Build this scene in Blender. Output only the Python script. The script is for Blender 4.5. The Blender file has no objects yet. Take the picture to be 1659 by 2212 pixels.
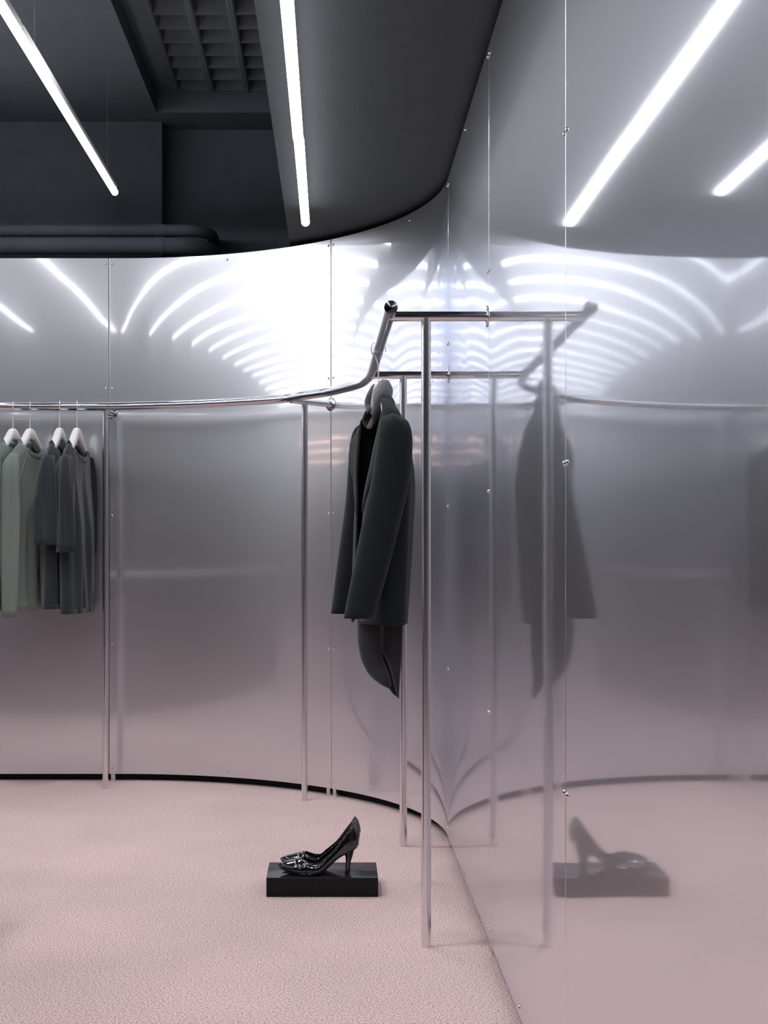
import bpy, bmesh, math, random
from mathutils import Vector, Matrix
random.seed(7)
PI = math.pi
D = math.radians
C = bpy.context.scene.collection
SC = bpy.context.scene

# ------------------------------------------------------------------ camera, world, exposure
F = 3000.0; PX = 722.0; PY = 1185.0; CAMZ = 1.0      # focal length and principal point in photo pixels
cam_d = bpy.data.cameras.new('camera')
cam = bpy.data.objects.new('camera', cam_d); C.objects.link(cam)
cam.location = (0, 0, CAMZ); cam.rotation_euler = (PI/2, 0, 0)
cam_d.sensor_fit = 'HORIZONTAL'; cam_d.sensor_width = 36.0
cam_d.lens = F*36.0/1659.0
cam_d.shift_x = (829.5-PX)/1659.0
cam_d.shift_y = (PY-1106.0)/1659.0
cam_d.clip_start = 0.02
SC.camera = cam
w = bpy.data.worlds.new('world'); SC.world = w; w.use_nodes = True
w.node_tree.nodes['Background'].inputs[0].default_value = (0.02, 0.022, 0.028, 1)
w.node_tree.nodes['Background'].inputs[1].default_value = 0.3
SC.view_settings.view_transform = 'Standard'
SC.view_settings.look = 'None'
SC.view_settings.gamma = 1.0
SC.view_settings.use_curve_mapping = False
SC.view_settings.exposure = 0.0
SC.cycles.use_denoising = True
SC.cycles.max_bounces = 14
SC.cycles.glossy_bounces = 8
SC.cycles.diffuse_bounces = 5
SC.cycles.sample_clamp_indirect = 8.0
TUBE_L = 9.8
FILL_W = 60.0                                          # watts of each added fill lamp                                          # radiance of the light tubes

# ------------------------------------------------------------------ helpers
def W(px, py, s):                                      # pixel + scale (pixels per metre) -> world point
    return Vector(((px-PX)/s, F/s, CAMZ+(PY-py)/s))

def mesh_obj(name, verts, faces, mat, parent=None, smooth=True, angle=None, uvs=None):
    me = bpy.data.meshes.new(name)
    me.from_pydata([tuple(v) for v in verts], [], faces)
    bm = bmesh.new(); bm.from_mesh(me)
    if uvs is None:
        bmesh.ops.recalc_face_normals(bm, faces=bm.faces[:])
    bm.to_mesh(me); bm.free()
    if uvs is not None:
        uvl = me.uv_layers.new(name='UVMap')
        for lp in me.loops:
            uvl.data[lp.index].uv = uvs[lp.vertex_index]
    if smooth:
        me.polygons.foreach_set('use_smooth', [True]*len(me.polygons))
        if angle: me.set_sharp_from_angle(angle=math.radians(angle))
    me.materials.append(mat)
    o = bpy.data.objects.new(name, me); C.objects.link(o)
    if parent: o.parent = parent
    return o

def bm_obj(name, bm, mat, parent=None, smooth=True, angle=35):
    me = bpy.data.meshes.new(name)
    bmesh.ops.recalc_face_normals(bm, faces=bm.faces[:])
    bm.to_mesh(me); bm.free()
    if smooth:
        me.polygons.foreach_set('use_smooth', [True]*len(me.polygons))
        me.set_sharp_from_angle(angle=math.radians(angle))
    me.materials.append(mat)
    o = bpy.data.objects.new(name, me); C.objects.link(o)
    if parent: o.parent = parent
    return o

def box_bm(boxes, bevel=0.0):
    bm = bmesh.new()
    for (x0, y0, z0, x1, y1, z1) in boxes:
        r = bmesh.ops.create_cube(bm, size=1.0)
        for v in r['verts']:
            v.co = Vector(((x0+x1)/2+v.co.x*(x1-x0), (y0+y1)/2+v.co.y*(y1-y0), (z0+z1)/2+v.co.z*(z1-z0)))
    if bevel > 0:
        bmesh.ops.bevel(bm, geom=bm.edges[:], offset=bevel, segments=2, affect='EDGES', profile=0.6)
    return bm

def box(name, b, mat, parent=None, bevel=0.0):
    return bm_obj(name, box_bm([b], bevel), mat, parent)

def frame_dirs(pts):
    n = len(pts); T = []
    for i in range(n):
        a = pts[max(0, i-1)]; b = pts[min(n-1, i+1)]
        T.append((b-a).normalized())
    up = Vector((0, 0, 1)) if abs(T[0].z) < 0.9 else Vector((0, 1, 0))
    N = [(up - T[0]*up.dot(T[0])).normalized()]
    for i in range(1, n):
        v = N[-1] - T[i]*N[-1].dot(T[i])
        N.append(v.normalized())
    return T, N

def sweep(pts, r, n=16, cap=True):
    pts = [Vector(p) for p in pts]
    rr = r if isinstance(r, (list, tuple)) else [r]*len(pts)
    T, N = frame_dirs(pts)
    V = []; Fc = []
    for p, t, nn, q in zip(pts, T, N, rr):
        b = t.cross(nn)
        for k in range(n):
            a = 2*PI*k/n
            V.append(p + nn*(q*math.cos(a)) + b*(q*math.sin(a)))
    for i in range(len(pts)-1):
        for k in range(n):
            Fc.append((i*n+k, i*n+(k+1) % n, (i+1)*n+(k+1) % n, (i+1)*n+k))
    if cap:
        Fc.append(tuple(range(n-1, -1, -1))); m = (len(pts)-1)*n
        Fc.append(tuple(range(m, m+n)))
    return V, Fc

def tube(name, pts, r, mat, parent=None, n=16, angle=40, cap=True):
    V, Fc = sweep(pts, r, n, cap)
    return mesh_obj(name, V, Fc, mat, parent, True, angle)

def loft(name, rings, mat, parent=None, cap0=True, cap1=True, angle=50, closed=True):
    V = []; Fc = []; n = len(rings[0])
    for r in rings: V += [Vector(p) for p in r]
    for i in range(len(rings)-1):
        for k in range(n if closed else n-1):
            Fc.append((i*n+k, i*n+(k+1) % n, (i+1)*n+(k+1) % n, (i+1)*n+k))
    if cap0: Fc.append(tuple(range(n-1, -1, -1)))
    if cap1: Fc.append(tuple(range((len(rings)-1)*n, len(rings)*n)))
    return mesh_obj(name, V, Fc, mat, parent, True, angle)

def catmull(P, sub=8):
    P = [Vector(p) for p in P]; out = []
    Q = [P[0]*2-P[1]] + P + [P[-1]*2-P[-2]]
    for i in range(1, len(Q)-2):
        p0, p1, p2, p3 = Q[i-1:i+3]
        for k in range(sub):
            t = k/sub
            out.append(0.5*((2*p1)+(p2-p0)*t+(2*p0-5*p1+4*p2-p3)*t*t+(3*p1-p0-3*p2+p3)*t**3))
    out.append(P[-1]); return out

def lerp(x, xs, ys):
    if x <= xs[0]: return ys[0]
    for i in range(len(xs)-1):
        if x <= xs[i+1]:
            t = (x-xs[i])/(xs[i+1]-xs[i]); return ys[i]+(ys[i+1]-ys[i])*t
    return ys[-1]

def slerp_(x, xs, ys):                                 # smooth interpolation through the points
    n = len(xs)
    if x <= xs[0]: return ys[0]
    if x >= xs[-1]: return ys[-1]
    m = []
    for i in range(n):
        if i == 0: m.append((ys[1]-ys[0])/(xs[1]-xs[0]))
        elif i == n-1: m.append((ys[-1]-ys[-2])/(xs[-1]-xs[-2]))
        else:
            d0 = (ys[i]-ys[i-1])/(xs[i]-xs[i-1]); d1 = (ys[i+1]-ys[i])/(xs[i+1]-xs[i])
            m.append(0 if d0*d1 <= 0 else 2*d0*d1/(d0+d1))
    for i in range(n-1):
        if x <= xs[i+1]:
            h = xs[i+1]-xs[i]; t = (x-xs[i])/h
            return ((2*t**3-3*t*t+1)*ys[i]+(t**3-2*t*t+t)*h*m[i]+(-2*t**3+3*t*t)*ys[i+1]+(t**3-t*t)*h*m[i+1])

def empty(name, loc, rz=0, label=None, cat=None, group=None, kind=None):
    o = bpy.data.objects.new(name, None); C.objects.link(o)
    o.location = loc; o.rotation_euler = (0, 0, rz); o.empty_display_size = 0.05
    return tag(o, label, cat, group, kind)

def tag(o, label=None, cat=None, group=None, kind=None):
    if label: o['label'] = label
    if cat: o['category'] = cat
    if group: o['group'] = group
    if kind: o['kind'] = kind
    return o

def copy_tree(o, parent=None):
    c = o.copy(); C.objects.link(c)
    if parent: c.parent = parent
    for ch in list(o.children): copy_tree(ch, c)
    return c

# ------------------------------------------------------------------ materials
def nt(name):
    m = bpy.data.materials.new(name); m.use_nodes = True
    t = m.node_tree; t.nodes.clear()
    out = t.nodes.new('ShaderNodeOutputMaterial')
    return m, t, out

def N(t, kind, **kw):
    n = t.nodes.new(kind)
    for k, v in kw.items():
        if k.startswith('i_'): n.inputs[k[2:].replace('_', ' ')].default_value = v
        else: setattr(n, k, v)
    return n

def principled(name, col, rough=0.5, metal=0.0, spec=0.5, noise=None, bump=None, coat=0.0, sheen=0.0):
    """noise = (scale, amount); bump = (scale, distance)"""
    m, t, out = nt(name)
    p = N(t, 'ShaderNodeBsdfPrincipled')
    p.inputs['Base Color'].default_value = (*col, 1)
    p.inputs['Roughness'].default_value = rough
    p.inputs['Metallic'].default_value = metal
    p.inputs['Specular IOR Level'].default_value = spec
    p.inputs['Coat Weight'].default_value = coat
    p.inputs['Coat Roughness'].default_value = 0.03
    if sheen:
        p.inputs['Sheen Weight'].default_value = sheen
        p.inputs['Sheen Roughness'].default_value = 0.5
    tc = N(t, 'ShaderNodeTexCoord')
    if noise:
        n = N(t, 'ShaderNodeTexNoise'); n.inputs['Scale'].default_value = noise[0]; n.inputs['Detail'].default_value = 4
        t.links.new(tc.outputs['Object'], n.inputs['Vector'])
        r = N(t, 'ShaderNodeMapRange'); r.inputs['From Min'].default_value = 0.25; r.inputs['From Max'].default_value = 0.75
        r.inputs['To Min'].default_value = 1-noise[1]; r.inputs['To Max'].default_value = 1+noise[1]
        t.links.new(n.outputs['Fac'], r.inputs['Value'])
        mx = N(t, 'ShaderNodeMix', data_type='RGBA', blend_type='MULTIPLY')
        mx.inputs['Factor'].default_value = 1
        mx.inputs[6].default_value = (*col, 1)
        t.links.new(r.outputs['Result'], mx.inputs[7])
        t.links.new(mx.outputs[2], p.inputs['Base Color'])
    if bump:
        n = N(t, 'ShaderNodeTexNoise'); n.inputs['Scale'].default_value = bump[0]; n.inputs['Detail'].default_value = 3
        t.links.new(tc.outputs['Object'], n.inputs['Vector'])
        b = N(t, 'ShaderNodeBump'); b.inputs['Strength'].default_value = 1; b.inputs['Distance'].default_value = bump[1]
        t.links.new(n.outputs['Fac'], b.inputs['Height'])
        t.links.new(b.outputs['Normal'], p.inputs['Normal'])
    t.links.new(p.outputs['BSDF'], out.inputs['Surface'])
    return m

def brushed_sheet(name):
    """thin stainless sheet: horizontal brushing, a tight and a wide lobe, slow waves in the metal"""
    m, t, out = nt(name)
    uv = N(t, 'ShaderNodeUVMap', uv_map='UVMap')
    oi = N(t, 'ShaderNodeObjectInfo')
    sep = N(t, 'ShaderNodeSeparateXYZ'); t.links.new(uv.outputs['UV'], sep.inputs[0])
    off = N(t, 'ShaderNodeMath', operation='MULTIPLY'); off.inputs[1].default_value = 37.0
    t.links.new(oi.outputs['Random'], off.inputs[0])
    def coords(su, sv):
        a = N(t, 'ShaderNodeMath', operation='MULTIPLY'); a.inputs[1].default_value = su; t.links.new(sep.outputs[0], a.inputs[0])
        b = N(t, 'ShaderNodeMath', operation='MULTIPLY'); b.inputs[1].default_value = sv; t.links.new(sep.outputs[1], b.inputs[0])
        c = N(t, 'ShaderNodeCombineXYZ')
        t.links.new(a.outputs[0], c.inputs[0]); t.links.new(b.outputs[0], c.inputs[1]); t.links.new(off.outputs[0], c.inputs[2])
        return c
    wav = N(t, 'ShaderNodeTexNoise'); wav.inputs['Scale'].default_value = 1; wav.inputs['Detail'].default_value = 1.0
    wav.inputs['Roughness'].default_value = 0.4
    t.links.new(coords(0.8, 3.2).outputs[0], wav.inputs['Vector'])
    bmp = N(t, 'ShaderNodeBump'); bmp.inputs['Strength'].default_value = 1.0; bmp.inputs['Distance'].default_value = 0.0010
    t.links.new(wav.outputs['Fac'], bmp.inputs['Height'])
    hair = N(t, 'ShaderNodeTexNoise'); hair.inputs['Scale'].default_value = 1; hair.inputs['Detail'].default_value = 2
    t.links.new(coords(9, 700).outputs[0], hair.inputs['Vector'])
    tan = N(t, 'ShaderNodeTangent', direction_type='UV_MAP'); tan.uv_map = 'UVMap'
    def lobe(rough, aniso, col, dist='GGX'):
        g = N(t, 'ShaderNodeBsdfAnisotropic'); g.distribution = dist
        g.inputs['Color'].default_value = (*col, 1)
        g.inputs['Roughness'].default_value = rough; g.inputs['Anisotropy'].default_value = aniso
        t.links.new(bmp.outputs['Normal'], g.inputs['Normal']); t.links.new(tan.outputs['Tangent'], g.inputs['Tangent'])
        mr = N(t, 'ShaderNodeMapRange'); mr.inputs['From Min'].default_value = 0.2; mr.inputs['From Max'].default_value = 0.8
        mr.inputs['To Min'].default_value = 0.985; mr.inputs['To Max'].default_value = 1.01
        t.links.new(hair.outputs['Fac'], mr.inputs['Value'])
        mx = N(t, 'ShaderNodeMix', data_type='RGBA', blend_type='MULTIPLY'); mx.inputs['Factor'].default_value = 1
        mx.inputs[6].default_value = (*col, 1); t.links.new(mr.outputs['Result'], mx.inputs[7])
        t.links.new(mx.outputs[2], g.inputs['Color'])
        return g
    tint = (0.865, 0.88, 0.925)
    a = lobe(0.040, 0.0, tint)
    b = lobe(0.12, 0.25, tint)
    c = lobe(0.37, 0.10, tint, 'BECKMANN')
    d = lobe(0.50, 0.0, tint)
    # a finely brushed sheet turns mirror-like towards grazing angles
    lw = N(t, 'ShaderNodeLayerWeight'); lw.inputs['Blend'].default_value = 0.5
    mrg = N(t, 'ShaderNodeMapRange'); mrg.interpolation_type = 'SMOOTHSTEP'
    mrg.inputs['From Min'].default_value = 0.18; mrg.inputs['From Max'].default_value = 0.72
    mrg.inputs['To Min'].default_value = 0.11; mrg.inputs['To Max'].default_value = 0.54
    t.links.new(lw.outputs['Facing'], mrg.inputs['Value'])
    m1 = N(t, 'ShaderNodeMixShader'); m1.inputs[0].default_value = 0.70
    t.links.new(b.outputs[0], m1.inputs[1]); t.links.new(c.outputs[0], m1.inputs[2])
    m2 = N(t, 'ShaderNodeMixShader'); m2.inputs[0].default_value = 0.30
    t.links.new(m1.outputs[0], m2.inputs[1]); t.links.new(d.outputs[0], m2.inputs[2])
    ms = N(t, 'ShaderNodeMixShader'); t.links.new(mrg.outputs['Result'], ms.inputs[0])
    t.links.new(m2.outputs[0], ms.inputs[1]); t.links.new(a.outputs[0], ms.inputs[2])
    t.links.new(ms.outputs[0], out.inputs['Surface'])
    return m

def carpet_mat():
    m, t, out = nt('carpet')
    p = N(t, 'ShaderNodeBsdfPrincipled'); p.inputs['Roughness'].default_value = 0.95
    p.inputs['Specular IOR Level'].default_value = 0.1
    p.inputs['Sheen Weight'].default_value = 0.25; p.inputs['Sheen Roughness'].default_value = 0.5
    tc = N(t, 'ShaderNodeTexCoord')
    n1 = N(t, 'ShaderNodeTexNoise'); n1.inputs['Scale'].default_value = 215; n1.inputs['Detail'].default_value = 2; n1.inputs['Roughness'].default_value = 0.9
    n2 = N(t, 'ShaderNodeTexNoise'); n2.inputs['Scale'].default_value = 2.2; n2.inputs['Detail'].default_value = 3
    t.links.new(tc.outputs['Object'], n1.inputs['Vector']); t.links.new(tc.outputs['Object'], n2.inputs['Vector'])
    n3 = N(t, 'ShaderNodeTexNoise'); n3.inputs['Scale'].default_value = 260; n3.inputs['Detail'].default_value = 1
    t.links.new(tc.outputs['Object'], n3.inputs['Vector'])
    cr = N(t, 'ShaderNodeValToRGB')
    e = cr.color_ramp.elements
    e[0].position = 0.36; e[0].color = (0.13, 0.085, 0.09, 1)
    e[1].position = 0.64; e[1].color = (0.97, 0.79, 0.775, 1)
    q = e.new(0.45); q.color = (0.60, 0.405, 0.400, 1)
    q = e.new(0.54); q.color = (0.84, 0.615, 0.605, 1)
    t.links.new(n1.outputs['Fac'], cr.inputs['Fac'])
    hs = N(t, 'ShaderNodeMix', data_type='RGBA', blend_type='MIX')      # ochre and grey flecks in the yarn
    mr3 = N(t, 'ShaderNodeMapRange'); mr3.inputs['From Min'].default_value = 0.58; mr3.inputs['From Max'].default_value = 0.72
    mr3.inputs['To Max'].default_value = 0.5
    t.links.new(n3.outputs['Fac'], mr3.inputs['Value']); t.links.new(mr3.outputs['Result'], hs.inputs['Factor'])
    t.links.new(cr.outputs['Color'], hs.inputs[6]); hs.inputs[7].default_value = (0.52, 0.42, 0.36, 1)
    mr = N(t, 'ShaderNodeMapRange'); mr.inputs['From Min'].default_value = 0.3; mr.inputs['From Max'].default_value = 0.7
    mr.inputs['To Min'].default_value = 0.92; mr.inputs['To Max'].default_value = 1.06
    t.links.new(n2.outputs['Fac'], mr.inputs['Value'])
    mx = N(t, 'ShaderNodeMix', data_type='RGBA', blend_type='MULTIPLY'); mx.inputs['Factor'].default_value = 1
    t.links.new(hs.outputs[2], mx.inputs[6]); t.links.new(mr.outputs['Result'], mx.inputs[7])
    t.links.new(mx.outputs[2], p.inputs['Base Color'])
    b = N(t, 'ShaderNodeBump'); b.inputs['Strength'].default_value = 0.45; b.inputs['Distance'].default_value = 0.003
    t.links.new(n1.outputs['Fac'], b.inputs['Height']); t.links.new(b.outputs['Normal'], p.inputs['Normal'])
    t.links.new(p.outputs['BSDF'], out.inputs['Surface'])
    return m

def emit(name, col, s):
    m, t, out = nt(name)
    e = N(t, 'ShaderNodeEmission'); e.inputs[0].default_value = (*col, 1); e.inputs[1].default_value = s
    t.links.new(e.outputs[0], out.inputs['Surface']); return m

def fabric(name, col, var=0.25, scale=420, sheen=0.3):
    return principled(name, col, 0.92, 0, 0.15, (scale, var), (scale*1.3, 0.0012), 0, sheen)

M = {}
M['sheet'] = brushed_sheet('brushed_steel_sheet')
M['steel'] = principled('polished_steel', (0.80, 0.80, 0.83), 0.24, 1.0, 0.5, (60, 0.04))
M['chrome'] = principled('mirror_polished_steel', (0.72, 0.73, 0.76), 0.10, 1.0, 0.5, (60, 0.03))
M['bolt'] = principled('bolt_steel', (0.75, 0.75, 0.77), 0.22, 1.0, 0.5, (60, 0.04))
M['carpet'] = carpet_mat()
M['dark'] = principled('dark_slate_paint', (0.135, 0.158, 0.182), 0.72, 0, 0.3, (9, 0.08), (160, 0.0006))
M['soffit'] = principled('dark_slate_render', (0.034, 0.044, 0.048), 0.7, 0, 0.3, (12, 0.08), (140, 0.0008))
M['room'] = principled('dark_grey_room_paint', (0.022, 0.032, 0.060), 0.75, 0, 0.3, (5, 0.08), (120, 0.0006))
M['backing'] = principled('dark_backing_board', (0.02, 0.02, 0.022), 0.9, 0, 0.2, (20, 0.1))
M['tube'] = emit('lit_tube', (0.945, 0.955, 1.0), TUBE_L)
M['warm'] = emit('warm_lit_tube', (1.0, 0.60, 0.48), 10.0)
M['lens'] = emit('fill_lamp_glow', (1, 0.985, 0.97), 3.0)  # glowing face of the added fill lamps
M['batten'] = principled('white_painted_batten', (0.6, 0.6, 0.62), 0.4, 0, 0.5, (40, 0.03))
M['wire'] = principled('thin_steel_wire', (0.55, 0.55, 0.57), 0.3, 1.0, 0.5, (80, 0.05))
M['hanger'] = principled('white_lacquer', (0.86, 0.84, 0.85), 0.38, 0, 0.5, (30, 0.02))
M['hook'] = principled('white_coated_wire', (0.80, 0.79, 0.81), 0.3, 0, 0.6, (30, 0.02))
M['sage'] = fabric('sage_wool', (0.185, 0.225, 0.208), 0.28, 380)
M['sage_rib'] = fabric('sage_rib', (0.160, 0.200, 0.185), 0.28, 380)
M['sage_seam'] = fabric('sage_seam', (0.26, 0.30, 0.285), 0.2, 380)
M['navy'] = fabric('charcoal_wool', (0.026, 0.034, 0.042), 0.28, 420)
M['navy_rib'] = fabric('charcoal_rib', (0.021, 0.028, 0.036), 0.25, 420)
M['suit'] = fabric('charcoal_suiting', (0.013, 0.017, 0.020), 0.12, 500, 0.15)
M['lapel'] = fabric('charcoal_lapel', (0.036, 0.044, 0.049), 0.12, 500, 0.2)
M['lining'] = principled('grey_satin_lining', (0.22, 0.235, 0.25), 0.35, 0, 0.5, (40, 0.08))
M['collar_haze'] = fabric('haze_paled_collar', (0.25, 0.265, 0.28), 0.15, 300)  # haze from the bright steel is put into this pale grey
M['trouser'] = fabric('dark_grey_wool', (0.030, 0.031, 0.036), 0.3, 260)
M['patent'] = principled('black_patent_leather', (0.006, 0.006, 0.008), 0.06, 0, 0.6, (30, 0.1), (55, 0.0005), 0.6)
M['sole'] = principled('black_sole_leather', (0.010, 0.010, 0.011), 0.35, 0, 0.4, (60, 0.1))
M['insole'] = principled('black_insole_leather', (0.013, 0.013, 0.015), 0.25, 0, 0.5, (60, 0.1))
M['stud'] = principled('chrome_stud', (0.9, 0.9, 0.9), 0.08, 1.0, 0.5, (60, 0.02))
M['plinth'] = principled('polished_black_stone', (0.016, 0.017, 0.022), 0.09, 0, 0.95, (300, 0.3))
M['plinth_side'] = principled('honed_black_stone', (0.007, 0.007, 0.009), 0.6, 0, 0.25, (500, 0.6), (420, 0.0005))
M['counter'] = principled('black_counter', (0.012, 0.014, 0.022), 0.6, 0, 0.3, (30, 0.1))
M['counter_top'] = principled('pale_counter_top', (0.65, 0.65, 0.68), 0.35, 0, 0.5, (30, 0.04))

# ------------------------------------------------------------------ setting: plan of the steel wall
# flat back run at Y=YB, quarter circle of radius R about (CX, CY), flat right run at X=XR
R = 1.30; CX = -0.916; CY = 4.68; YB = CY+R; XR = CX+R
ARC = R*PI/2
H0, H1 = 0.03, 2.25
def wall_pt(u, off=0.0):          # off > 0 goes behind the face
    if u <= 0: return (CX+u, YB+off), (0.0, -1.0)
    if u <= ARC:
        a = u/R
        return (CX+(R+off)*math.sin(a), CY+(R+off)*math.cos(a)), (-math.sin(a), -math.cos(a))
    return (XR+off, CY-(u-ARC)), (-1.0, 0.0)

SEAM_B = [-9.5, -5.304, -3.204, -2.154, -1.104, -0.054, 0.998, ARC]
SEAM_R = [ARC, ARC+(CY-3000/870.0), ARC+(CY-3000/1302.0), ARC+3.52, ARC+4.66, ARC+5.80, ARC+10.4]
TH = 0.004; GAP = 0.0018

def backing(name, ua, ub):
    us = []
    n = max(2, int((ub-ua)/0.08))
    us = [ua+(ub-ua)*i/n for i in range(n+1)]
    rings = []
    for u in us:
        (x0, y0), _ = wall_pt(u, 0.035); (x1, y1), _ = wall_pt(u, 0.06)
        rings.append([(x0, y0, 0.0), (x1, y1, 0.0), (x1, y1, H1-0.06), (x0, y0, H1-0.06)])
    o = loft(name, rings, M['backing'], None, True, True, 30)
    return tag(o, kind='structure')

def sheet(ua, ub, parent):
    a = ua+GAP/2; b = ub-GAP/2
    n = max(4, int((b-a)/0.02)) if (b > 0 and a < ARC) else max(4, int((b-a)/0.3))
    V = []; UV = []; Fc = []
    us = [(a, 0.0022), (a+0.0007, 0.0009), (a+0.0020, 0.0)]
    us += [(a+0.003+(b-a-0.006)*i/n, 0.0) for i in range(n+1)]
    us += [(b-0.0020, 0.0), (b-0.0007, 0.0009), (b, 0.0022)]
    for u, dr in us:                                  # the vertical edges are rolled back a little
        (x0, y0), _ = wall_pt(u, dr); (x1, y1), _ = wall_pt(u, TH)
        for (x, y, z) in ((x0, y0, H0), (x0, y0, H1), (x1, y1, H1), (x1, y1, H0)):
            V.append((x, y, z)); UV.append((u, z))
    m = len(us)-1
    for i in range(m):
        for k in range(4):
            p, q = i*4+k, i*4+(k+1) % 4
            Fc.append((p, q, q+4, p+4))
    Fc.append((3, 2, 1, 0)); m *= 4; Fc.append((m, m+1, m+2, m+3))
    # face orientation: front face must look into the room
    Fc = [tuple(reversed(f)) for f in Fc]
    return mesh_obj('panel', V, Fc, M['sheet'], parent, True, 62, UV)

def bolt_mesh():
    bm = bmesh.new()
    rings = [(0.0, 0.0052), (0.0012, 0.0050), (0.0026, 0.0038), (0.0034, 0.0018)]
    n = 10; prev = None
    for h, r in rings:
        cur = [bm.verts.new((r*math.cos(2*PI*k/n), r*math.sin(2*PI*k/n), h)) for k in range(n)]
        if prev:
            for k in range(n): bm.faces.new((prev[k], prev[(k+1) % n], cur[(k+1) % n], cur[k]))
        prev = cur
    bm.faces.new(prev)
    me = bpy.data.meshes.new('bolt'); bm.to_mesh(me); bm.free()
    me.polygons.foreach_set('use_smooth', [True]*len(me.polygons)); me.materials.append(M['bolt'])
    return me
BOLT = bolt_mesh()
def bolt(u, z, parent):
    (x, y), (nx, ny) = wall_pt(u)
    o = bpy.data.objects.new('bolt', BOLT); C.objects.link(o); o.parent = parent
    o.location = (x, y, z)
    o.rotation_euler = Vector((nx, ny, 0)).to_track_quat('Z', 'Y').to_euler()

def foot(u, parent, wd=0.019):
    (x, y), (nx, ny) = wall_pt(u, 0.014)
    bm = box_bm([(-wd/2, -0.012, 0.0, wd/2, 0.012, H0+0.012)], 0.0012)
    # an open channel: cut by a recess plate on its face
    o = bm_obj('foot', bm, M['bolt'], parent)
    o.location = (x, y, 0); o.rotation_euler = (0, 0, math.atan2(ny, nx)+PI/2)

BZ = [0.055, 0.593, 1.142, 1.69, 2.226]
def run(name, seams, lo, hi):
    root = backing(name, seams[0], seams[-1])
    for ua, ub in zip(seams[:-1], seams[1:]):
        p = sheet(ua, ub, root)
        for u in (ua+0.0135, ub-0.0135):
            if lo < u < hi:
                for z in BZ: bolt(u, z, p)
                foot(u+(0.004 if u < (ua+ub)/2 else -0.004), p)
        um = (ua+ub)/2
        if lo < um < hi:
            for z in (BZ[0]-0.005, BZ[-1]): bolt(um, z, p)
    return root
wall_back = run('wall_back', SEAM_B, -2.2, 99)
wall_right = run('wall_right', SEAM_R, -99, ARC+3.6)

# ------------------------------------------------------------------ setting: floor, ceiling, outer walls
XL, YF, YN, ZC = -23.0, 7.02, -6.0, 3.117
tag(box('floor', (XL, YN, -0.06, 0.62, YF+0.1, 0.0), M['carpet']), kind='structure')
RX0, RX1, RY0, RY1 = -0.863, 0.5, 4.9, 3000/445.0
ceil = bm_obj('ceiling', box_bm([
    (XL, YN, ZC, RX0, YF+0.1, ZC+0.4), (RX1, YN, ZC, 0.62, YF+0.1, ZC+0.4),
    (RX0, YN, ZC, RX1, RY0, ZC+0.4), (RX0, RY1, ZC, RX1, YF+0.1, ZC+0.4),
    (RX0, RY0, ZC+0.20, RX1, RY1, ZC+0.4),
    (RX0, RY0, ZC+0.099, -0.755, RY1, ZC+0.21)]), M['dark'])
tag(ceil, kind='structure')
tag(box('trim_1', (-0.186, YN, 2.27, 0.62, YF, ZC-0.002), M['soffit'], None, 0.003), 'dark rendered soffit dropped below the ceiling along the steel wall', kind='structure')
# open cell grid lying in the recess: ribs with sloping sides
def rib(p0, p1, half_top=0.030, half_bot=0.011, z0=ZC+0.099, z1=ZC+0.2):
    p0 = Vector(p0); p1 = Vector(p1); d = (p1-p0).normalized(); s = Vector((-d.y, d.x, 0))
    rings = []
    for p in (p0, p1):
        rings.append([p+s*half_top+Vector((0, 0, z1)), p+s*half_bot+Vector((0, 0, z0+0.006)), p+s*half_bot*0.6+Vector((0, 0, z0)),
                      p-s*half_bot*0.6+Vector((0, 0, z0)), p-s*half_bot+Vector((0, 0, z0+0.006)), p-s*half_top+Vector((0, 0, z1))])
    return rings
grid = empty('ceiling_grid', (0, 0, 0)); grid.parent = ceil
for k in range(6):
    x = -0.766+0.171*k
    loft('rib', rib((x, RY0, 0), (x, RY1, 0), 0.036, 0.017, ZC+0.094), M['dark'], grid, True, True, 30)
for k in range(12):
    y = 6.726-0.1605*k
    loft('rib', rib((-0.766, y, 0), (RX1, y, 0), 0.044, 0.007), M['dark'], grid, True, True, 30)

far = tag(box('wall_far', (XL, YF, 0, 0.62, YF+0.1, ZC), M['dark']), kind='structure')
YP = 3000/436.0
box('pier', (XL, YP, 0, -0.853, YF, ZC), M['dark'], far, 0.004)
tag(box('wall_left', (XL-0.1, YN, 0, XL, YF+0.1, ZC), M['room']), kind='structure')
tag(box('wall_front', (XL-0.1, YN-0.1, 0, 0.62, YN, ZC), M['room']), kind='structure')
tag(box('wall_outer', (0.62, YN-0.1, 0, 0.72, YF+0.1, ZC), M['backing']), kind='structure')

# ------------------------------------------------------------------ pipes on the far wall
def pipe(name, z, y, r, xe, rb, label):
    pts = [Vector((-3.2, y, z)), Vector((xe-rb, y, z))]
    for k in range(1, 13):
        a = PI/2*k/12
        pts.append(Vector((xe-rb+rb*math.sin(a), y+rb-rb*math.cos(a), z)))
    pts.append(Vector((xe, YF-0.001, z)))
    t = empty(name, (0, 0, 0), 0, label, 'pipe', 'dark pipes along the far wall')
    tube('pipe_run', pts, r, M['dark'], t, 24)
    tube('coupling', [(-0.86, y, z), (-0.815, y, z)], r*1.05, M['dark'], t, 24)
pipe('wall_pipe', 2.535, 6.70, 0.028, -0.60, 0.13, 'upper dark painted pipe along the far wall with a rounded elbow')
pipe('wall_pipe', 2.452, 6.66, 0.040, -0.60, 0.16, 'lower and thicker dark pipe, just above the top of the steel wall')

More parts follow.
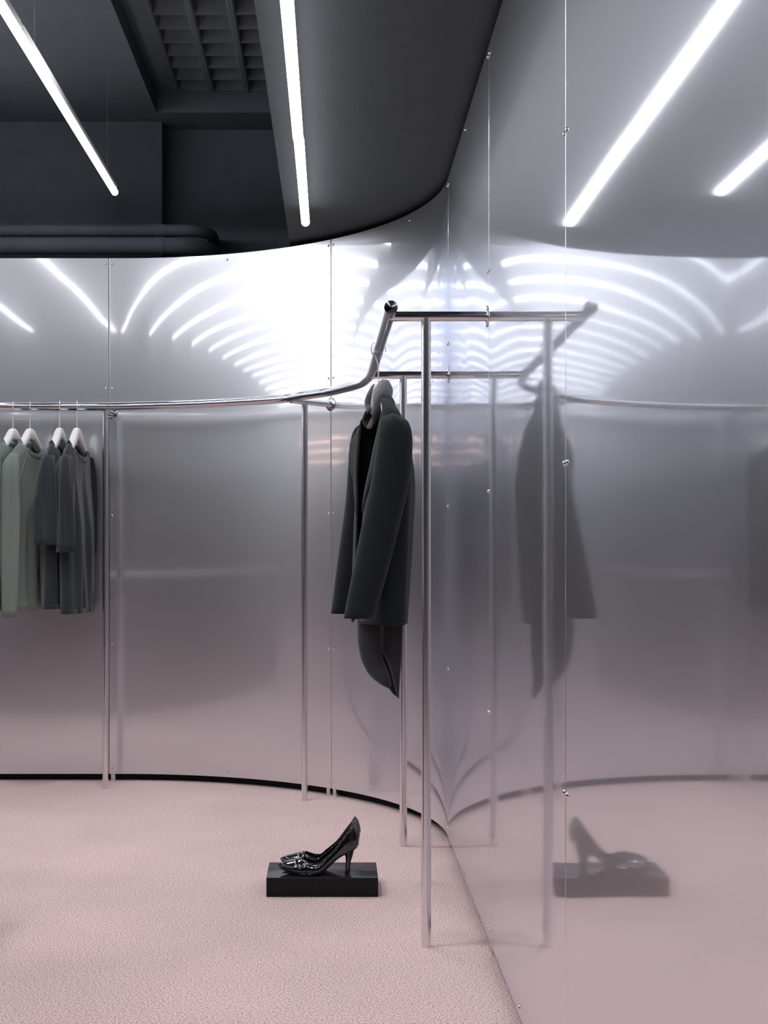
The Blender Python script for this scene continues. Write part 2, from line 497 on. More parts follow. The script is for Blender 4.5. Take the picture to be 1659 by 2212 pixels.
# ------------------------------------------------------------------ light tubes
VPX = -6.0/3000.0
def tube_light(xe, ye, z, length, label, group=None, wires=True, soffit=False, name='tube_light', mat=None, rad=0.0155):
    t = empty(name, (xe, ye, z), math.atan(VPX)*-1, label, 'light', group)
    L = length
    tube('light_tube', [(0, -0.012, 0), (0, -0.006, 0), (0, -L+0.006, 0), (0, -L+0.012, 0)], [rad*0.65, rad, rad, rad*0.65], mat or M['tube'], t, 16)
    if soffit:
        box('batten', (-0.007, -L+0.01, 0.011, 0.007, -0.03, 0.056), M['batten'], t, 0.002)
    else:
        box('batten', (-0.010, -L+0.01, 0.012, 0.010, -0.02, 0.040), M['batten'], t, 0.002)
    for y in (-0.006, -L+0.006):
        box('end_cap', (-0.010, y-0.006, -0.010, 0.010, y+0.006, 0.036), M['batten'], t, 0.002)
    if wires:
        for y in (-0.22, -L+0.22):
            tube('suspension_wire', [(0, y, 0.038), (0, y, ZC-z)], 0.0011, M['wire'], t, 6)
    return t
# hung line at the upper left of the picture
s1 = 468.0; p1 = W(248.6, 416, s1)
tube_light(p1.x, p1.y, p1.z, 1.96, 'white tube light hung on wires, ending over the left of the steel wall')
tube_light(p1.x+VPX*-1.965*-1*-1, p1.y-1.965, p1.z, 1.96, 'white hung tube light cut off by the upper left corner of the photo')
tube_light(p1.x, p1.y-3.93, p1.z, 0.93, 'short white hung tube light nearer than the photo frame, seen only in the steel')
# line under the soffit
s2 = 580.7; p2 = W(660, 481, s2)
tube_light(p2.x, p2.y, p2.z, 1.055, 'white tube light fixed under the dark soffit, above the clothes rail', None, False, True)
tube_light(p2.x, p2.y-1.058, p2.z, 1.96, 'white tube light under the soffit, running out at the top edge', None, False, True)
tube_light(p2.x, p2.y-3.023, p2.z, 0.93, 'short white soffit tube light nearer than the photo frame, seen only in the steel', None, False, True)
# the parallel lines further left: the photograph shows them as streaks in the steel
for k in range(14):
    x = -1.66-0.615*k
    tube_light(x, 6.35, p1.z, 4.8, 'white tube light line beyond the left edge, shown as a reflected streak', 'tube lights reflected in the steel', rad=0.0155 if k < 4 else 0.0095)

# unseen fill lamps added to brighten the carpet, all nearer than the visible ceiling strip
def fill_lamp(x, y):
    t = empty('fill_lamp', (x, y, ZC), 0, 'unseen round fill lamp added on the ceiling to brighten the carpet', 'light', 'added fill lamps out of frame')
    tube('fill_lamp_case', [(0, 0, -0.001), (0, 0, -0.030), (0, 0, -0.034)], [0.085, 0.085, 0.078], M['batten'], t, 32, 30)
    tube('lens', [(0, 0, -0.034), (0, 0, -0.036)], [0.070, 0.068], M['lens'], t, 32, 30)
    ld = bpy.data.lights.new('fill_lamp_beam', 'SPOT'); ld.energy = FILL_W; ld.color = (1.0, 0.985, 0.97)
    ld.spot_size = math.radians(124); ld.spot_blend = 0.55; ld.shadow_soft_size = 0.09
    lo = bpy.data.objects.new('fill_lamp_beam', ld); C.objects.link(lo); lo.parent = t; lo.location = (0, 0, -0.045)
for (x, y) in ((-0.62, 4.75), (-0.62, 3.2), (-0.62, 1.6), (-1.35, 4.75), (-1.35, 3.2), (-1.35, 1.6)):
    fill_lamp(x, y)

for x in (-15.2, -17.6, -21.0):
    tube_light(x, 6.2, p1.z, 4.8, 'warm tube light far to the left, shown as a thin copper streak in the steel', 'warm lights reflected in the steel', name='warm_tube_light', mat=M['warm'], rad=0.010)

# ------------------------------------------------------------------ clothes rail
RZ = 1.59
pp = [(600, 862.3), (654, 854.7), (708.5, 846.6), (752, 836.3), (779, 828.0), (792, 818.5), (799.9, 810.4), (805.6, 796), (813, 772), (820.7, 744), (834, 701), (844.5, 664)]
path = [Vector((-3.4, 5.775, RZ)), Vector((-2.0, 5.775, RZ)), Vector((-1.2, 5.775, RZ)), Vector((-0.935, 5.768, RZ)), Vector((-0.74, 5.722, RZ)), Vector((-0.511, 5.643, RZ))]
for (x, y) in pp:
    s = (PY-y)/(RZ-CAMZ); path.append(Vector(((x-PX)/s, F/s, RZ)))
rail = empty('clothes_rail', (0, 0, 0), 0, 'polished steel clothes rail bent round the corner, on thin posts fixed to the steel wall', 'clothes rail')
rp = catmull(path, 10)
tube('rail_bar', rp, 0.0165, M['chrome'], rail, 28, 60, True)
e1 = rp[-1]
# shallow conical end cap
d = (rp[-1]-rp[-2]).normalized()
tube('end_cap', [e1-d*0.002, e1+d*0.002, e1+d*0.006], [0.0168, 0.0168, 0.0016], M['chrome'], rail, 28, 20)
PR = 0.0124
def flange(p, nrm):
    p = Vector(p); n = Vector(nrm).normalized()
    tube('wall_flange', [p, p+n*0.0014, p+n*0.0030, p+n*0.0042, p+n*0.0060], [0.0268, 0.0270, 0.0256, 0.0200, 0.0126], M['chrome'], rail, 28, 30)
def post(x, y):
    tube('post', [(x, y, 0.0), (x, y, 1.580)], PR, M['steel'], rail, 20, 40)
def bar(a, b):
    tube('crossbar', [Vector(a), Vector(b)], PR, M['chrome'], rail, 20, 40)
CZ = 1.583
# front, over the carpet
yA = 3000/860.0
post(0.231, yA); bar((0.138, yA, CZ), (XR, yA, CZ)); flange((XR, yA, CZ), (-1, 0, 0))
# rear, behind the jacket
yB2 = 3000/643.0
post(0.232, yB2); bar((0.124, yB2, CZ), (XR, yB2, CZ)); flange((XR, yB2, CZ), (-1, 0, 0))
# on the curved sheet
(wx, wy), (nx, ny) = wall_pt(0.998)
a = Vector((wx, wy, CZ)); n_ = Vector((nx, ny, 0))
bar(a+n_*0.225, a); flange(a, n_); q = a+n_*0.150; post(q.x, q.y)
# at the left seam
(wx, wy), (nx, ny) = wall_pt(-0.044)
post(-0.953, 5.785); bar((wx, 5.775, CZ), (wx, wy, CZ)); flange((wx, wy, CZ), (0, -1, 0))

# ------------------------------------------------------------------ hangers
def hanger_parts(root, half=0.185, hook_rot=0.0, neck_to_rail=0.09, loop_r=0.021, mir=1, thick=0.016):
    rings = []
    n = 33
    zs_x = [0.0, 0.012, 0.026, 0.045, 0.085, 0.13, 0.19]; zs_z = [0.0, -0.001, -0.010, -0.030, -0.066, -0.104, -0.146]
    hh_x = [0.0, 0.03, 0.06, half]; hh = [0.052, 0.044, 0.036, 0.020]
    for i in range(n):
        x = half*(2*i/(n-1)-1)
        top = slerp_(abs(x), zs_x, zs_z); h = lerp(abs(x), hh_x, hh)
        ty = lerp(abs(x), [0, 0.04, half], [thick*0.8, thick, thick*0.8])
        ring = []
        for k in range(12):
            a = 2*PI*k/12
            ca, sa = math.cos(a), math.sin(a)
            ex = lambda v: math.copysign(abs(v)**0.6, v)
            ring.append((x, ty*ex(ca), top-h/2+h/2*ex(sa)))
        rings.append(ring)
    loft('hanger_body', rings, M['hanger'], root, True, True, 60)
    cz = neck_to_rail
    rloop = loop_r
    c, s = math.cos(hook_rot), math.sin(hook_rot)
    P2 = [(0, -0.01), (0, 0.028), (0, 0.045)]
    P2 += [(-0.4*rloop*1.0, cz-rloop*0.95)]
    for k in range(0, 11):
        a = math.radians(235-25*k)
        P2.append((rloop*math.cos(a), cz+rloop*math.sin(a)))
    pts = [Vector((x*c*mir, x*s*mir, z)) for (x, z) in P2]
    tube('hook', catmull(pts, 4), 0.0019, M['hook'], root, 10)

# ------------------------------------------------------------------ knitwear on hangers
def garment_body(name, mat, parent, half, zsh_neck, slope, nw, drop_f, drop_b, hem, bf, bb, fold, nu=36, nv=30, front=-1, hem_half=None, seed=0):
    rnd = random.Random(seed)
    ph = [rnd.uniform(0, 6.28) for _ in range(4)]
    V = []; Fc = []
    def grid_side(side):
        base = len(V)
        drop = drop_f if side == front else drop_b
        B = bf if side == front else bb
        for j in range(nv+1):
            v = j/nv
            for i in range(nu+1):
                u = 2*i/nu-1
                hw = half+((hem_half or half)-half)*v
                x = half*u
                ax = abs(x)
                if ax < nw:
                    zt = zsh_neck-drop*(1-(ax/nw)**2)**0.5 if drop else zsh_neck
                    yb = 0.030*(1-(ax/nw)**2)**0.5
                else:
                    zt = zsh_neck-slope*(ax-nw); yb = 0.0
                    if ax > half*0.9: zt -= (ax-half*0.9)*0.8
                z = zt+(hem-zt)*v
                e = (1-abs(u)**2.4)**0.5 if abs(u) < 1 else 0
                grow = min(1.0, (zt-z)/0.16); grow = grow*grow*(3-2*grow)
                g0 = min(1.0, (zt-z)/0.012)**0.5
                bt = max(yb*(1-grow), 0.026*e*g0*(1-grow))+B(v)*e*grow
                f = fold*min(1, v*1.6)*e*(math.sin(9*u+ph[0]+2*v)+0.6*math.sin(17*u+ph[1]-1.5*v))
                V.append(Vector((hw*u, side*(bt)+f, z)))
        for j in range(nv):
            for i in range(nu):
                p = base+j*(nu+1)+i
                Fc.append((p, p+1, p+nu+2, p+nu+1))
    grid_side(-1); grid_side(1)
    me = bpy.data.meshes.new(name); me.from_pydata([tuple(v) for v in V], [], Fc)
    bm = bmesh.new(); bm.from_mesh(me)
    bmesh.ops.remove_doubles(bm, verts=bm.verts[:], dist=0.0004)
    bpy.data.meshes.remove(me)
    o = bm_obj(name, bm, mat, parent, True, 80)
    sm = o.modifiers.new('cloth thickness', 'SOLIDIFY'); sm.thickness = 0.0025; sm.offset = 0
    return o

def neckline(parent, mat, zsh_neck, nw, drop_f, drop_b, front=-1, r=0.0055):
    pts = []
    for k in range(41):
        a = 2*PI*k/40
        x = nw*math.cos(a); y = 0.031*math.sin(a)
        sd = 1 if math.sin(a) > 0 else -1
        dr = drop_f if sd == front else drop_b
        pts.append(Vector((x, y, zsh_neck-dr*abs(math.sin(a))+0.001)))
    rings = []
    for i, p in enumerate(pts):
        c = Vector((0, 0, p.z)); out = Vector((p.x, p.y*2.5, 0)).normalized()
        up = Vector((0, 0, 1))
        rings.append([p+out*0.0022+up*-0.010, p+out*0.0035+up*0.0, p+out*0.0015+up*0.009, p-out*0.002+up*0.009, p-out*0.003+up*0.0, p-out*0.002+up*-0.010])
    loft('collar', rings, mat, parent, False, False, 60)

def sleeve(name, parent, mat, pts, rx, ry, n=20, fold=0.003, seed=0, open_end=True):
    """pts: centre path; rx along local x, ry along local y"""
    rnd = random.Random(seed); p1_, p2_ = rnd.uniform(0, 6), rnd.uniform(0, 6)
    cp = catmull(pts, 6); m = len(cp); rings = []
    for i, c in enumerate(cp):
        t = i/(m-1)
        a_ = slerp_(t, [k/(len(rx)-1) for k in range(len(rx))], rx); b_ = slerp_(t, [k/(len(ry)-1) for k in range(len(ry))], ry)
        ring = []
        for k in range(n):
            a = 2*PI*k/n
            f = 1+fold/max(a_, 0.01)*min(1, t*2)*(math.sin(3*a+p1_+2.2*t)+0.5*math.sin(5*a+p2_-3*t))
            ring.append(c+Vector((a_*math.cos(a)*f, b_*math.sin(a)*f, -0.9*b_*abs(math.sin(a))**1.5*max(0, 1-t*2.2)-0.5*a_*max(0, math.cos(a)*(1 if c.x > 0 else -1))*max(0, 1-t*3))))
        rings.append(ring)
    o = loft(name, rings, mat, parent, True, False, 80)
    sm = o.modifiers.new('cloth thickness', 'SOLIDIFY'); sm.thickness = 0.002; sm.offset = 0
    return o, rings

def band(name, ring, mat, parent, dz=0.03, out=0.002, closed_cap=False):
    c = sum((Vector(p) for p in ring), Vector())/len(ring)
    def g(k, z): return [Vector((c.x+(p[0]-c.x)*k, c.y+(p[1]-c.y)*k, p[2]+z)) for p in ring]
    k = 1+out/0.03
    return loft(name, [g(k, dz), g(k*1.02, dz*0.5), g(k, -0.003), g(0.93, -0.003)], mat, parent, False, False, 60)

def seam_on(body, xz, parent):
    """a raised seam laid on the front of the body mesh"""
    P3 = []
    for (x, z) in xz:
        ok, loc, nrm, idx = body.ray_cast(Vector((x, -0.3, z)), Vector((0, 1, 0)))
        if ok: P3.append(loc+Vector((0, -0.0015, 0)))
    if len(P3) > 3: tube('seam', P3, 0.0014, M['sage_seam'], parent, 6)

def sweater(px, theta, label, hl, garment_seed, group):
    s = F/5.775
    x = (px-PX)/s
    h = empty('coat_hanger', (x, 5.775, 1.50), theta, hl, 'hanger', 'white hangers on the left of the rail')
    hanger_parts(h, 0.175, D(102)-theta)
    g = empty('sweater', (x, 5.775, 1.50), theta, label, 'sweater', group)
    B = lambda v: 0.018+0.030*min(1, v*2.5)
    body = garment_body('body', M['sage'], g, 0.178, -0.060, 0.66, 0.088, 0.056, 0.010, -0.752, B, B, 0.008, seed=garment_seed)
    neckline(g, M['sage_rib'], -0.060, 0.088, 0.056, 0.010)
    # near sleeve hangs over the edge of the body
    o, rg = sleeve('sleeve', g, M['sage'], [(-0.125, 0, -0.098), (-0.168, -0.001, -0.122), (-0.192, -0.003, -0.19), (-0.196, -0.004, -0.36), (-0.197, -0.002, -0.58), (-0.196, 0.0, -0.775)],
                   [0.006, 0.020, 0.024, 0.022, 0.019, 0.016], [0.008, 0.024, 0.036, 0.034, 0.030, 0.024], seed=garment_seed+1, fold=0.0045)
    band('cuff', rg[-1], M['sage_rib'], g, 0.05, 0.0008)
    o, rg2 = sleeve('sleeve', g, M['sage'], [(0.120, 0, -0.090), (0.158, 0.0, -0.116), (0.170, 0.0, -0.2), (0.172, 0.0, -0.4), (0.172, 0.0, -0.76)],
                    [0.006, 0.016, 0.018, 0.016, 0.013], [0.010, 0.028, 0.036, 0.032, 0.024], seed=garment_seed+2)
    # raglan seams
    for sx in (-1, 1):
        pts = []
        for k in range(13):
            t = k/12
            xx = sx*(0.070+0.095*t**1.3); zz = -0.072-0.175*t
            pts.append((xx, zz))
        seam_on(body, pts, g)
    return h, g

def tee(px, theta, label, hl, seed, group, cuff_z, hem):
    s = F/5.775; x = (px-PX)/s
    h = empty('coat_hanger', (x, 5.775, 1.503), theta, hl, 'hanger', 'white hangers on the left of the rail')
    hanger_parts(h, 0.172, D(102)-theta)
    g = empty('tee_shirt', (x, 5.775, 1.503), theta, label, 't-shirt', group)
    B = lambda v: 0.016+0.026*min(1, v*2.2)
    garment_body('body', M['navy'], g, 0.172, -0.070, 0.70, 0.106, 0.064, 0.010, hem, B, B, 0.011, seed=seed)
    neckline(g, M['navy_rib'], -0.070, 0.106, 0.064, 0.010)
    o, rg = sleeve('sleeve', g, M['navy'], [(-0.125, 0, -0.108), (-0.162, 0, -0.132), (-0.188, -0.002, -0.22), (-0.192, -0.004, -0.34), (-0.194, -0.006, cuff_z)],
                   [0.006, 0.020, 0.024, 0.023, 0.023], [0.008, 0.024, 0.033, 0.036, 0.038], seed=seed+1, fold=0.0065)
    band('cuff', rg[-1], M['navy_rib'], g, 0.014, 0.0006)
    o, rg = sleeve('sleeve', g, M['navy'], [(0.112, 0, -0.096), (0.150, 0, -0.122), (0.166, 0, -0.22), (0.170, 0, cuff_z)],
                   [0.006, 0.016, 0.018, 0.018], [0.010, 0.028, 0.034, 0.036], seed=seed+2, fold=0.006)
    # hem band
    ring = []
    for k in range(48):
        a = 2*PI*k/48
        ring.append(Vector((0.176*math.cos(a), 0.046*math.copysign(abs(math.sin(a))**0.8, math.sin(a)), hem)))
    band('hem_band', ring, M['navy_rib'], g, 0.018, 0.0002)
    return h, g

sweater(28, D(77), 'grey green long-sleeved sweater, cut off by the left edge of the photo', 'white hanger at the left edge, holding the half-hidden sweater', 11, 'grey green sweaters')
sweater(65, D(77), 'grey green long-sleeved sweater with raglan seams, shown whole beside the dark tops', 'second white hanger from the left, holding the whole grey green sweater', 23, 'grey green sweaters')
tee(129, D(85), 'dark charcoal top with elbow-length sleeve, between the sweater and the other dark top', 'third white hanger from the left, holding the inner dark top', 31, 'charcoal tops', -0.485, -0.745)
tee(166.6, D(84), 'dark charcoal round-necked top, the one nearest the left rail post', 'white hanger nearest the left rail post', 47, 'charcoal tops', -0.515, -0.765)

# ------------------------------------------------------------------ jacket, its hanger, the trousers
JT = D(100)
jx, jy, jz = 0.131, 4.115, 1.494
hg = empty('coat_hanger', (jx, jy, jz), JT, 'white hanger under the charcoal jacket, hooked on the rail end', 'hanger')
hanger_parts(hg, 0.135, D(-100)+D(25), 0.096, 0.024, 1, 0.012)

jk = empty('jacket', (jx, jy, jz), JT, 'charcoal tailored jacket hanging edge-on from the rail, with an upturned collar', 'jacket')
# local axes: x runs to the far (left) shoulder, y is the front, z up
HEM = -0.712
def jacket_half_ring(v):
    """outline of the body at height fraction v: from the near front edge round the back to the far front edge"""
    z = -0.055+(HEM+0.055)*v
    hw = slerp_(v, [0, 0.03, 0.06, 0.09, 0.15, 0.3, 0.6, 1.0], [0.072, 0.118, 0.156, 0.178, 0.184, 0.182, 0.178, 0.182])
    bk = slerp_(v, [0, 0.06, 0.16, 0.39, 0.6, 1.0], [0.030, 0.044, 0.074, 0.096, 0.088, 0.070])
    fr = slerp_(v, [0, 0.1, 0.3, 0.6, 1.0], [0.026, 0.036, 0.052, 0.062, 0.070])
    opn = slerp_(v, [0, 0.1, 0.30, 0.5, 0.8, 1.0], [0.96, 0.85, 0.66, 0.34, 0.16, 0.14])   # opening of the front on the near and the far side,
    opf = slerp_(v, [0, 0.1, 0.30, 0.5, 0.8, 1.0], [0.96, 0.75, 0.40, 0.10, 0.06, 0.14])   # as fractions of the half width
    pts = []
    n = 56
    an = math.asin(min(0.99, opn)); af = math.asin(min(0.99, opf))
    for i in range(n+1):
        t = i/n
        ang = (PI/2-an)-(2*PI-an-af)*t
        c_, s_ = math.cos(ang), math.sin(ang)
        y = (fr if s_ > 0 else bk)*math.copysign(abs(s_)**0.75, s_)
        fold = 0.006*min(1, v*1.5)*math.sin(7*ang+1.0)*(1 if s_ < 0.2 else 0.4)
        pts.append(Vector((-hw*c_, y+fold, z)))
    return pts
rings = [jacket_half_ring((j/40)**1.0) for j in range(41)]
ob = loft('body', rings, M['suit'], jk, False, False, 80, closed=False)
sm = ob.modifiers.new('cloth thickness', 'SOLIDIFY'); sm.thickness = 0.004; sm.offset = 0

def jsleeve(pts, ra, rb, seed, twist=0.0):
    cp = catmull(pts, 8); m = len(cp); rings = []; n = 28
    for i, c in enumerate(cp):
        t = i/(m-1)
        a_ = slerp_(t, [k/(len(ra)-1) for k in range(len(ra))], ra); b_ = slerp_(t, [k/(len(rb)-1) for k in range(len(rb))], rb)
        ring = []
        for k in range(n):
            a = 2*PI*k/n
            p = Vector((a_*math.cos(a), b_*math.sin(a), 0))
            p.z = -0.7*abs(p.y)*max(0, 1-t*2.5)-0.5*max(0, p.x*(1 if c.x > 0 else -1))*max(0, 1-t*3)
            f = 1+0.03*t*math.sin(2*a+seed)
            ring.append(c+p*f)
        rings.append(ring)
    o = loft('sleeve', rings, M['suit'], jk, True, False, 80)
    sm = o.modifiers.new('cloth thickness', 'SOLIDIFY'); sm.thickness = 0.004; sm.offset = 0
    return rings
# near sleeve: shoulder seam down and forward to the cuff
near = jsleeve([(-0.128, -0.002, -0.100), (-0.172, -0.004, -0.108), (-0.194, -0.006, -0.138), (-0.204, -0.004, -0.20), (-0.205, 0.008, -0.30), (-0.203, 0.034, -0.42), (-0.200, 0.066, -0.56), (-0.198, 0.098, -0.690)],
               [0.010, 0.024, 0.032, 0.035, 0.036, 0.034, 0.031, 0.027], [0.008, 0.030, 0.042, 0.049, 0.053, 0.052, 0.048, 0.041], 0.4)
farS = jsleeve([(0.128, 0.0, -0.098), (0.170, 0.000, -0.108), (0.192, 0.000, -0.145), (0.200, 0.002, -0.23), (0.200, 0.014, -0.36), (0.198, 0.040, -0.52), (0.196, 0.066, -0.695)],
               [0.012, 0.032, 0.034, 0.034, 0.032, 0.030, 0.026], [0.016, 0.034, 0.044, 0.050, 0.048, 0.045, 0.042], 1.3)
# lapels: folded leaves lying over the front edges
def lapel(side, mat, kw):
    L = []
    rows = 16; cols = 8
    for j in range(rows+1):
        t = j/rows
        z = -0.10-0.29*t
        v = (z+0.055)/(HEM+0.055)
        rg = jacket_half_ring(max(0, v))
        e = rg[0] if side < 0 else rg[-1]
        wd = kw*slerp_(t, [0, 0.18, 0.28, 0.6, 1.0], [0.030, 0.052, 0.064, 0.044, 0.003])
        row = []
        for i in range(cols+1):
            q = i/cols
            # from the roll line outward over the chest; the far one flares open
            if side < 0:
                xx = e.x+side*(wd*q)
                yy = e.y+0.004+0.3*wd*math.sin(PI*q*0.9)-0.25*wd*q
            else:
                wf = slerp_(t, [0, 0.12, 0.28, 0.62, 1.0], [0.006, 0.026, 0.026, 0.009, 0.001])
                xx = e.x+0.55*wf*q+0.004*math.sin(PI*q)
                yy = e.y+0.003+wf*q
            row.append(Vector((xx, yy, z-0.05*q*(1-t)*0.8)))
        L.append(row)
    V = [p for r in L for p in r]; Fc = []
    for j in range(rows):
        for i in range(cols):
            p = j*(cols+1)+i; Fc.append((p, p+1, p+cols+2, p+cols+1))
    o = mesh_obj('lapel', V, Fc, mat, jk, True, 80)
    sm = o.modifiers.new('cloth thickness', 'SOLIDIFY'); sm.thickness = 0.004; sm.offset = 0
lapel(-1, M['lapel'], 0.6); lapel(1, M['lapel'], 1.25)
# collar standing behind the hanger neck
def collar(mat, top, r_in, name, z0, dz_front):
    V = []; Fc = []; n = 26; rows = 6
    for j in range(rows+1):
        t = j/rows
        for i in range(n+1):
            a = D(-35)+(PI+2*D(35))*i/n          # round the back
            x = -(r_in+0.010*math.sin(PI*t)+0.004*(1-t))*math.cos(a)*1.15
            y = -(r_in*0.62+0.012*math.sin(PI*t))*math.sin(a)+0.004
            z = z0+(top-z0)*t-dz_front*max(0, -math.sin(a))*1.0
            V.append(Vector((x, y, z)))
    for j in range(rows):
        for i in range(n):
            p = j*(n+1)+i; Fc.append((p, p+1, p+n+2, p+n+1))
    o = mesh_obj(name, V, Fc, mat, jk, True, 80)
    sm = o.modifiers.new('cloth thickness', 'SOLIDIFY'); sm.thickness = 0.005; sm.offset = 0
    return o
tag(collar(M['collar_haze'], 0.000, 0.050, 'collar_stand', -0.06, 0.05), 'upturned collar, coloured pale grey for the haze of the bright steel')
collar(M['lapel'], -0.046, 0.060, 'collar_leaf', -0.092, 0.07)

# trousers folded under the jacket: leaves given by their left and right outline in metres
def leaf(name, parent, L, Rr, thick, mat, n=20, lean=0.0, yoff=0.0):
    zs = sorted(set([p[1] for p in L]+[p[1] for p in Rr]), reverse=True)
    z0, z1 = zs[0], zs[-1]
    rings = []
    m = 26
    for j in range(m+1):
        z = z0+(z1-z0)*(j/m)
        xl = slerp_(-z, [-p[1] for p in L], [p[0] for p in L]); xr = slerp_(-z, [-p[1] for p in Rr], [p[0] for p in Rr])
        c = (xl+xr)/2; hw = max(0.0012, (xr-xl)/2)
        th = min(thick, hw*0.9+0.002)
        ring = []
        for k in range(n):
            a = 2*PI*k/n
            dx = hw*math.copysign(abs(math.cos(a))**0.8, math.cos(a)); dy = th*math.sin(a)
            ring.append(Vector((c+dx, yoff+dy+lean*(c+dx), z)))
        rings.append(ring)
    return loft(name, rings, mat, parent, True, True, 70)
ST = 729.0
tr = empty('trousers', (0.0, 4.115, 0.0), 0, 'dark grey folded trousers showing below the jacket hem', 'trousers')
def pw(l): return [((x-PX)/ST, CAMZ+(PY-y)/ST) for (x, y) in l]
leaf('leg', tr, pw([(768, 1250), (770, 1345), (771, 1375), (776, 1410), (790, 1445), (812, 1468), (836, 1481)]),
     pw([(826, 1250), (823, 1345), (821, 1404), (826, 1420), (834, 1440), (841, 1460), (843, 1474), (840, 1481)]), 0.016, M['trouser'], 20, -0.35, -0.03)
leaf('leg', tr, pw([(824, 1250), (824, 1345), (823, 1404), (830, 1416), (840, 1440), (846, 1462), (851, 1482), (857, 1503)]),
     pw([(866, 1250), (867, 1345), (866, 1400), (862, 1450), (860, 1480), (859, 1503)]), 0.014, M['trouser'], 20, -0.35, -0.012)
leaf('slit_shade', tr, pw([(800, 1300), (806, 1400), (820, 1440), (836, 1478), (846, 1494), (857, 1503)]),
     pw([(850, 1300), (853, 1400), (856, 1450), (859, 1480), (860, 1503)]), 0.008, M['suit'], 16, -0.35, 0.020)  # dark leaf behind the legs stands in for shade inside the slit

# ------------------------------------------------------------------ plinth and shoes
pl = empty('display_block', (-0.0345, 4.082, 0), 0, 'polished black rectangular block on the pink carpet under the pair of pumps', 'display block')
box('block_body', (-0.1605, -0.097, 0.0, 0.1605, 0.097, 0.0540), M['plinth_side'], pl, 0.0012)
box('top_slab', (-0.1605, -0.097, 0.0541, 0.1605, 0.097, 0.0558), M['plinth'], pl, 0.0006)
TOP = 0.0558

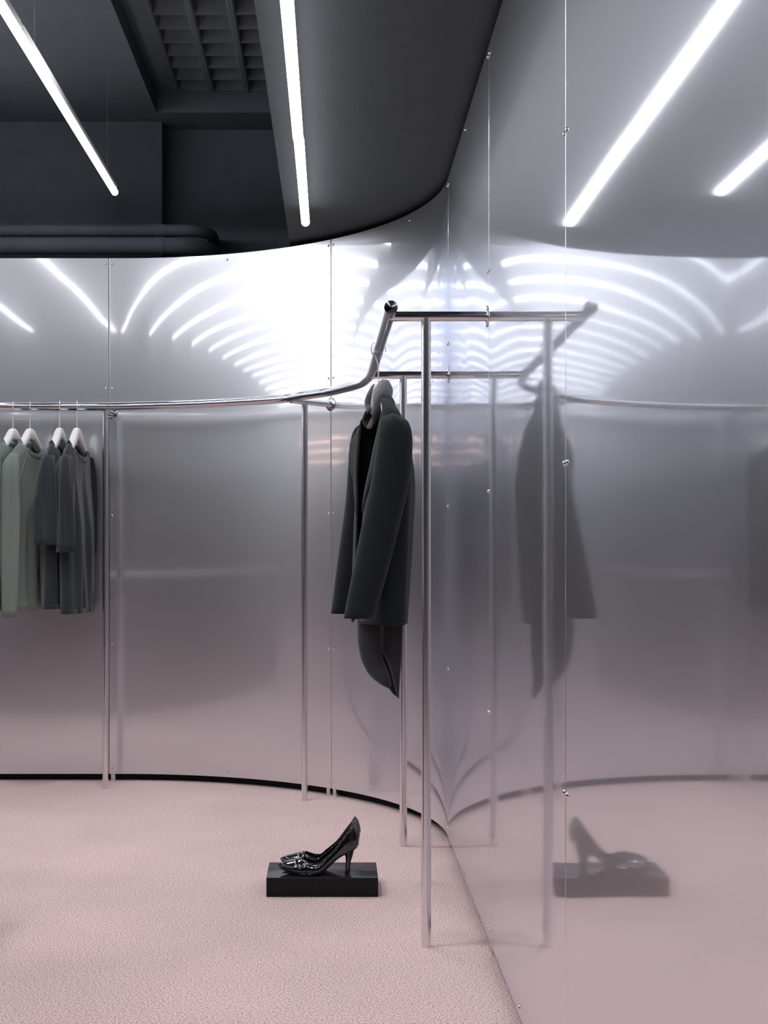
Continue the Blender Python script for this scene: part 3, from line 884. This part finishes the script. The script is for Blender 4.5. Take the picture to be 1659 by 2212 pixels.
def pump(loc, label):
    g = empty('high_heel_shoe', loc, 0, label, 'shoe', 'pair of black pumps')
    bx = [0, .006, .025, .054, .095, .1225, .138, .154, .167, .181, .196, .215, .2324, .239]
    bz = [.0262, .0190, .0107, .0033, .0008, .004, .0155, .0285, .0405, .0510, .0590, .0690, .0800, .1138]
    tx = [0, .0156, .035, .060, .072, .0875, .103, .115, .134, .1556, .169, .19, .205, .2165, .2217, .230, .236, .239]
    tz = [.0270, .0345, .0405, .0468, .0478, .0395, .0345, .0340, .0480, .066, .0790, .1075, .1270, .1440, .1550, .1470, .131, .1138]
    wx_ = [0, .004, .012, .03, .055, .085, .11, .135, .165, .19, .21, .225, .234, .239]
    ww = [.0015, .0075, .0135, .0235, .0325, .0375, .0375, .0335, .0275, .0270, .0275, .0240, .0150, .0015]
    ox = [0, .072, .078, .088, .11, .135, .165, .19, .207, .2165, .2217, .239]
    ow = [0, 0, .014, .0235, .0290, .0285, .0245, .0230, .0200, .0120, .0, .0]
    rings = []
    ns = 44; nt_ = 28
    xs = []
    for i in range(ns+1):
        q = i/ns
        xs.append(0.239*(0.5-0.5*math.cos(PI*q))*0.6+0.239*q*0.4)
    V = []; Fc = []
    for x in xs:
        zb = slerp_(x, bx, bz); zt = max(slerp_(x, tx, tz), zb+0.0004)
        wd = slerp_(x, wx_, ww); wt = min(lerp(x, ox, ow), wd)
        for k in range(nt_+1):
            t = 2*k/nt_-1; at = abs(t); sg = 1 if t >= 0 else -1
            if at < 0.35:
                y = wd*0.80*(at/0.35); z = zb+(zt-zb)*0.02*(at/0.35)**2
            else:
                q = (at-0.35)/0.65
                a = q*PI/2
                z = zb+(zt-zb)*(0.02+0.98*(q**1.15))
                bul = wd*(0.80+0.20*math.sin(PI*min(1, q*1.3))) if q < 0.77 else wd*(0.80+0.20*math.sin(PI*1.0))
                # side leans in towards the top edge
                y = wd*0.80*(1-q)+wt*q+0.28*wd*math.sin(PI*q)**0.9*(1 if wt > 0.002 else 1.9)
            V.append(Vector((x, sg*y, z)))
    m = nt_+1
    for i in range(len(xs)-1):
        for k in range(nt_):
            p = i*m+k; Fc.append((p, p+1, p+m+1, p+m))
    me = bpy.data.meshes.new('upper'); me.from_pydata([tuple(v) for v in V], [], Fc)
    bm = bmesh.new(); bm.from_mesh(me); bpy.data.meshes.remove(me)
    bmesh.ops.remove_doubles(bm, verts=bm.verts[:], dist=0.0003)
    o = bm_obj('upper', bm, M['patent'], g, True, 80)
    sm = o.modifiers.new('leather thickness', 'SOLIDIFY'); sm.thickness = 0.0016; sm.offset = -1
    # insole
    rings = []
    for i in range(25):
        x = 0.03+0.195*i/24
        zb = slerp_(x, bx, bz)+0.0028; wd = slerp_(x, wx_, ww)*0.80
        rings.append([(x, -wd, zb+0.0022), (x, -wd*0.5, zb+0.0008), (x, 0, zb+0.0004), (x, wd*0.5, zb+0.0008), (x, wd, zb+0.0022), (x, wd, zb+0.0005), (x, 0, zb-0.001), (x, -wd, zb+0.0005)])
    loft('insole', rings, M['insole'], g, True, True, 40)
    # sole
    rings = []
    for i in range(33):
        x = 0.003+0.190*i/32
        zb = slerp_(x, bx, bz); wd = slerp_(x, wx_, ww)*(0.80 if x < 0.14 else lerp(x, [0.14, 0.193], [0.8, 0.6]))
        rings.append([(x, -wd, zb+0.0012), (x, wd, zb+0.0012), (x, wd*0.97, zb-0.0006), (x, -wd*0.97, zb-0.0006)])
    loft('sole', rings, M['sole'], g, True, True, 30)
    # heel
    hz = [0.0, 0.004, 0.018, 0.035, 0.050, 0.060, 0.068, 0.078, 0.086]
    hx0 = [.1955, .1960, .1968, .1972, .1970, .1950, .1930, .195, .200]
    hx1 = [.2080, .2080, .2090, .2120, .2170, .2225, .2280, .2325, .2350]
    hy = [.0062, .0062, .0060, .0070, .0098, .0140, .0180, .0205, .021]
    rings = []
    for z, a, b, y in zip(hz, hx0, hx1, hy):
        c = (a+b)/2; r = (b-a)/2
        rings.append([(c+r*math.cos(2*PI*k/18), y*math.sin(2*PI*k/18), z+(0.009*(math.cos(2*PI*k/18)) if z > 0.055 else 0)) for k in range(18)])
    loft('heel', rings, M['patent'], g, True, True, 50)
    # heel tip
    loft('heel_tip', [[(0.2017+0.0066*math.cos(2*PI*k/16), 0.0065*math.sin(2*PI*k/16), z) for k in range(16)] for z in (0.0, 0.0042)], M['sole'], g, True, True, 30)
    # folded vamp strap with two studs, and the top line piping
    pts = []
    for k in range(17):
        t = -1+2*k/16
        x = 0.0685+0.012*(1-abs(t))*0.0+0.006*abs(t); y = 0.0325*t*0.98
        zt = 0.0492-0.024*abs(t)**2.0
        pts.append(Vector((x, y, zt)))
    tube('vamp_strap', pts, 0.0016, M['patent'], g, 8)
    for (sx, sy, sz) in ((0.0635, -0.0315, 0.0325), (0.0800, -0.0350, 0.0305)):
        bm = bmesh.new(); bmesh.ops.create_uvsphere(bm, u_segments=10, v_segments=8, radius=0.0021)
        st = bm_obj('stud', bm, M['stud'], g); st.location = (sx, sy, sz)
    pts = []
    for sgn in (1, -1):
        seq = [i/24 for i in range(25)]
        if sgn < 0: seq = seq[::-1][1:]
        for q in seq:
            x = 0.0725+(0.2215-0.0725)*q
            pts.append(Vector((x, sgn*min(lerp(x, ox, ow), slerp_(x, wx_, ww)), slerp_(x, tx, tz)+0.0003)))
    tube('topline_piping', pts, 0.0011, M['patent'], g, 6)
    return g
pump((-0.164, F/743.8, TOP), 'black patent pump at the front of the block, the nearer of the pair')
far_pump = pump((-0.160, F/729.6+0.003, TOP), 'black patent pump behind the other one, towards the steel wall')
far_pump.rotation_euler = (0, 0, D(-5))

# ------------------------------------------------------------------ counter out of frame, left: the curved sheet shows it as a dark block
ct = empty('counter', (-3.05, 3.2, 0), 0, 'long black counter with pale top, left of the frame, reflected in the curved steel', 'counter')
box('counter_body', (-2.05, -0.35, 0.0, 2.05, 0.35, 0.82), M['counter'], ct, 0.004)
box('counter_top', (-2.07, -0.37, 0.82, 2.07, 0.37, 0.86), M['counter_top'], ct, 0.004)
